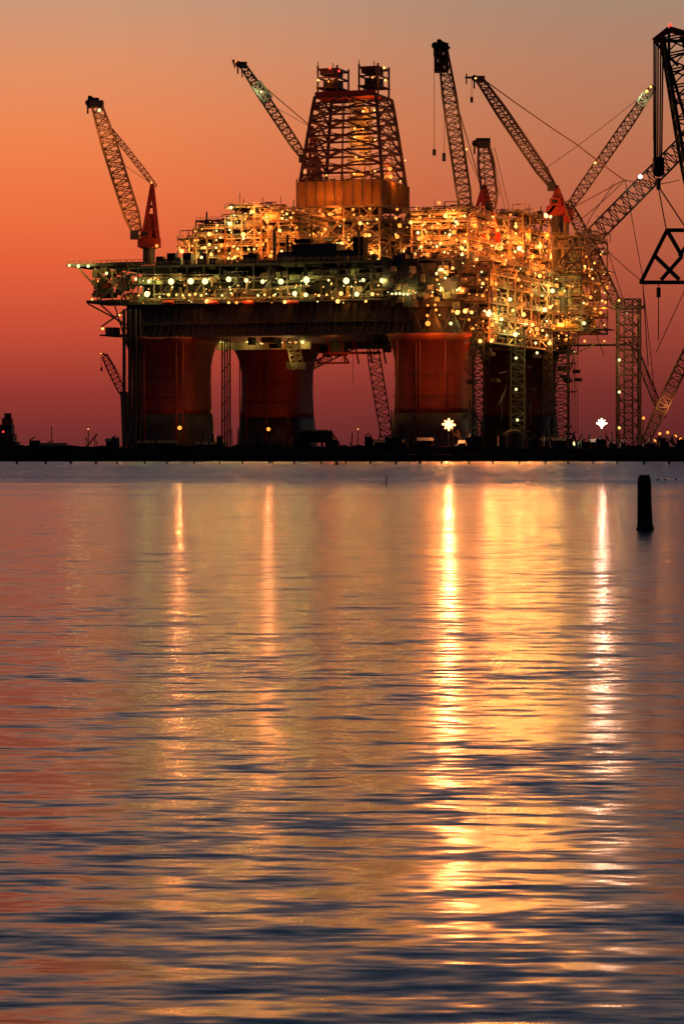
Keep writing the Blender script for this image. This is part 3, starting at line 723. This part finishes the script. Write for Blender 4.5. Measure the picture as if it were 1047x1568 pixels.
g.box((W(-40,0,D).x,D-5,4.6),(W(23,0,D).x,D+5,8),'steel_dark'); g.box((W(-30,0,D).x,D-4,8),(W(20,0,D).x,D+4,11),'steel_dark'); g.box((W(4,0,D).x,D-2,11),(W(19,0,D).x,D+2,13.2),'red_paint'); g.tube((W(12,0,D).x,D,13.2),(W(12,0,D).x,D,14.8),1.2,'steel_dark',12)
for i in range(6): g.box((W(-28+i*8,0,D).x,D-4.1,9.2),(W(-24+i*8,0,D).x,D-4.02,10),'black_steel')
g.ball(W(5,661,D-6),.3,'lamp_red',world=True)
g.finish()

# ---------------- mooring pile in the water ----------------
D=86.0
b=W(988.5,812,D); g=Grp('mooring_pile',(b.x,D,0))
def irr(c,r,z,sd,n=14): 
    random.seed(sd); ph=[U(0.88,1.12) for _ in range(n)]
    return [Vector((c.x+math.cos(2*math.pi*i/n)*r*ph[i],c.y+math.sin(2*math.pi*i/n)*r*ph[i],z+(U(-.06,.06) if z>1.5 else 0))) for i in range(n)]
g.mb('timber').ring([irr(b+Vector((dx,0,0)),r,z,4) for dx,r,z in ((0,.3,-1),(0,.29,.05),(0.0,.25,.14),(0,.235,.2),(-.02,.225,.7),(-.03,.215,1.3),(-.035,.205,1.62),(-.03,.17,1.70))])
g.tube((b.x-.27,D-.1,-1),(b.x-.235,D-.1,1.05),.035,'timber',7,.025)
g.tube((b.x-.22,D-.1,.1),(b.x-.12,D-.1,.75),.03,'timber',6)
for z in (.5,1.35): g.mb('black_steel').ring([irr(b+Vector((-.03,0,0)),.235,z+o,4) for o in (0,.05)])
g.finish()
random.seed(11)
g=Grp('marker_stake',W(590,745,190)); D=190
g.tube((W(590,0,D).x,D,-.5),(W(592,0,D).x,D,0.75),.035,'timber',6); g.tube((W(588,0,D).x,D,-.5),(W(584,0,D).x,D,0.35),.03,'timber',6); g.finish()
g=Grp('marker_buoy',W(515,712,480)); D=480
g.tube((W(515,0,D).x,D,-.5),(W(515,0,D).x,D,0.9),.22,'timber',8); g.ball((W(515,0,D).x,D,.1),.4,'timber'); g.finish()
g=Grp('mooring_stub',W(1020,735,230)); D=230
for u in (1007,1018,1035): g.tube((W(u,0,D).x,D,-.5),(W(u,0,D).x,D,0.16),.08,'timber',7)
g.finish()

# ---------------- water ----------------
vs=[(-4000,-300,0),(4000,-300,0),(4000,9000,0),(-4000,9000,0)]
me=bpy.data.meshes.new('water'); me.from_pydata(vs,[],[(0,1,2,3)])
m=bpy.data.materials.new('water_surface'); m.use_nodes=True; nt=m.node_tree; n=nt.nodes; l=nt.links
b=n['Principled BSDF']; b.inputs['Base Color'].default_value=(0.012,0.022,0.035,1); b.inputs['Roughness'].default_value=0.2; b.inputs['IOR'].default_value=1.52
geo=n.new('ShaderNodeNewGeometry')
def nz(scale,sx,detail,seed):
    mp=n.new('ShaderNodeMapping'); mp.inputs['Scale'].default_value=(sx,1,1); mp.inputs['Location'].default_value=(seed,seed*2,seed*3)
    l.new(geo.outputs['Position'],mp.inputs['Vector'])
    t=n.new('ShaderNodeTexNoise'); t.inputs['Scale'].default_value=scale; t.inputs['Detail'].default_value=detail; t.inputs['Roughness'].default_value=0.5
    l.new(mp.outputs[0],t.inputs['Vector'])
    s=n.new('ShaderNodeVectorMath'); s.operation='SUBTRACT'; s.inputs[1].default_value=(.5,.5,.5); l.new(t.outputs['Color'],s.inputs[0]); return s.outputs[0],t
def vscale(v,f):
    s=n.new('ShaderNodeVectorMath'); s.operation='MULTIPLY'; l.new(v,s.inputs[0]); s.inputs[1].default_value=f; return s.outputs[0]
def vadd(a,b_):
    s=n.new('ShaderNodeVectorMath'); s.operation='ADD'; l.new(a,s.inputs[0]); l.new(b_,s.inputs[1]); return s.outputs[0]
a0,_=nz(11.0,0.35,1,3); a1,_=nz(4.2,0.3,1,0); a2,_=nz(1.3,0.25,1,7); a3,_=nz(0.16,0.25,2,13); 
_,pt=nz(0.035,0.25,3,31)
v=vadd(vadd(vscale(a0,(0.14,0.34,0)),vscale(a1,(0.15,0.44,0))),vadd(vscale(a2,(0.06,0.20,0)),vscale(a3,(0.02,0.07,0))))
sep=n.new('ShaderNodeSeparateXYZ'); l.new(geo.outputs['Position'],sep.inputs[0])
mr=n.new('ShaderNodeMapRange'); mr.inputs['From Min'].default_value=110; mr.inputs['From Max'].default_value=270; mr.inputs['To Min'].default_value=0; mr.inputs['To Max'].default_value=1; mr.interpolation_type='SMOOTHSTEP'
wob=n.new('ShaderNodeMath'); wob.operation='MULTIPLY_ADD'; l.new(pt.outputs['Fac'],wob.inputs[0]); wob.inputs[1].default_value=220; l.new(sep.outputs['Y'],wob.inputs[2])
wsub=n.new('ShaderNodeMath'); wsub.operation='SUBTRACT'; l.new(wob.outputs[0],wsub.inputs[0]); wsub.inputs[1].default_value=110
l.new(wsub.outputs[0],mr.inputs['Value'])
amp=n.new('ShaderNodeMath'); amp.operation='MULTIPLY_ADD'; l.new(mr.outputs[0],amp.inputs[0]); amp.inputs[1].default_value=0.3; amp.inputs[2].default_value=0.95
vs_=n.new('ShaderNodeVectorMath'); vs_.operation='SCALE'; l.new(v,vs_.inputs[0]); l.new(amp.outputs[0],vs_.inputs['Scale'])
bi=n.new('ShaderNodeMath'); bi.operation='MULTIPLY_ADD'; l.new(mr.outputs[0],bi.inputs[0]); bi.inputs[1].default_value=-0.17; bi.inputs[2].default_value=-0.01
cb=n.new('ShaderNodeCombineXYZ'); l.new(bi.outputs[0],cb.inputs['Y']); cb.inputs['Z'].default_value=1
vn=vadd(vs_.outputs[0],cb.outputs[0])
nm=n.new('ShaderNodeVectorMath'); nm.operation='NORMALIZE'; l.new(vn,nm.inputs[0]); l.new(nm.outputs[0],b.inputs['Normal'])
me.materials.append(m); o=bpy.data.objects.new('water',me); scene.collection.objects.link(o)

# ---------------- sky ----------------
w=bpy.data.worlds.new('World'); scene.world=w; w.use_nodes=True; nt=w.node_tree; n=nt.nodes; l=nt.links
bg=n['Background']; tc=n.new('ShaderNodeTexCoord'); sp=n.new('ShaderNodeSeparateXYZ'); l.new(tc.outputs['Generated'],sp.inputs[0])
mz=n.new('ShaderNodeMapRange'); mz.inputs['From Min'].default_value=0; mz.inputs['From Max'].default_value=0.6; l.new(sp.outputs['Z'],mz.inputs['Value'])
def ramp(st):
    r=n.new('ShaderNodeValToRGB'); cr=r.color_ramp
    cr.elements[0].position=st[0][0]/0.6; cr.elements[0].color=rgb(*st[0][1]); cr.elements[1].position=st[-1][0]/0.6; cr.elements[1].color=rgb(*st[-1][1])
    for p,c in st[1:-1]:
        e=cr.elements.new(p/0.6); e.color=rgb(*c)
    l.new(mz.outputs[0],r.inputs['Fac']); return r
up=[(.21,(162,134,122)),(.30,(120,114,124)),(.45,(68,90,114)),(.6,(38,62,94))]
rl=ramp([(.003,(112,46,44)),(.0214,(150,56,48)),(.045,(202,78,54)),(.069,(230,98,58)),(.093,(240,118,68)),(.117,(238,134,82)),(.14,(226,146,102)),(.165,(200,154,124))]+up)
rc=ramp([(.003,(92,38,38)),(.0214,(120,47,42)),(.045,(156,68,52)),(.069,(178,87,61)),(.093,(188,103,72)),(.117,(189,117,84)),(.14,(182,127,99)),(.165,(165,136,114))]+up)
mx=n.new('ShaderNodeMapRange'); mx.inputs['From Min'].default_value=-0.12; mx.inputs['From Max'].default_value=0.12; mx.interpolation_type='SMOOTHSTEP'; l.new(sp.outputs['X'],mx.inputs['Value'])
mix=n.new('ShaderNodeMix'); mix.data_type='RGBA'; l.new(mx.outputs[0],mix.inputs['Factor']); l.new(rl.outputs[0],mix.inputs['A']); l.new(rc.outputs[0],mix.inputs['B'])
my=n.new('ShaderNodeMapRange'); my.inputs['From Min'].default_value=0.8; my.inputs['From Max'].default_value=-0.2; l.new(sp.outputs['Y'],my.inputs['Value'])
mix2=n.new('ShaderNodeMix'); mix2.data_type='RGBA'; l.new(my.outputs[0],mix2.inputs['Factor']); l.new(mix.outputs['Result'],mix2.inputs['A']); mix2.inputs['B'].default_value=rgb(44,48,72)
l.new(mix2.outputs['Result'],bg.inputs['Color']); bg.inputs['Strength'].default_value=1.0

# ---------------- camera ----------------
cd=bpy.data.cameras.new('camera'); co=bpy.data.objects.new('camera',cd); scene.collection.objects.link(co); scene.camera=co
co.location=(0,0,CH); co.rotation_euler=(math.pi/2,0,0); cd.sensor_fit='HORIZONTAL'; cd.sensor_width=36; cd.lens=36*F/1047; cd.shift_y=-(784-HV)/1047
cd.clip_start=0.5; cd.clip_end=12000
scene.view_settings.view_transform='Standard'; scene.view_settings.look='None'; scene.view_settings.exposure=0; scene.view_settings.gamma=1
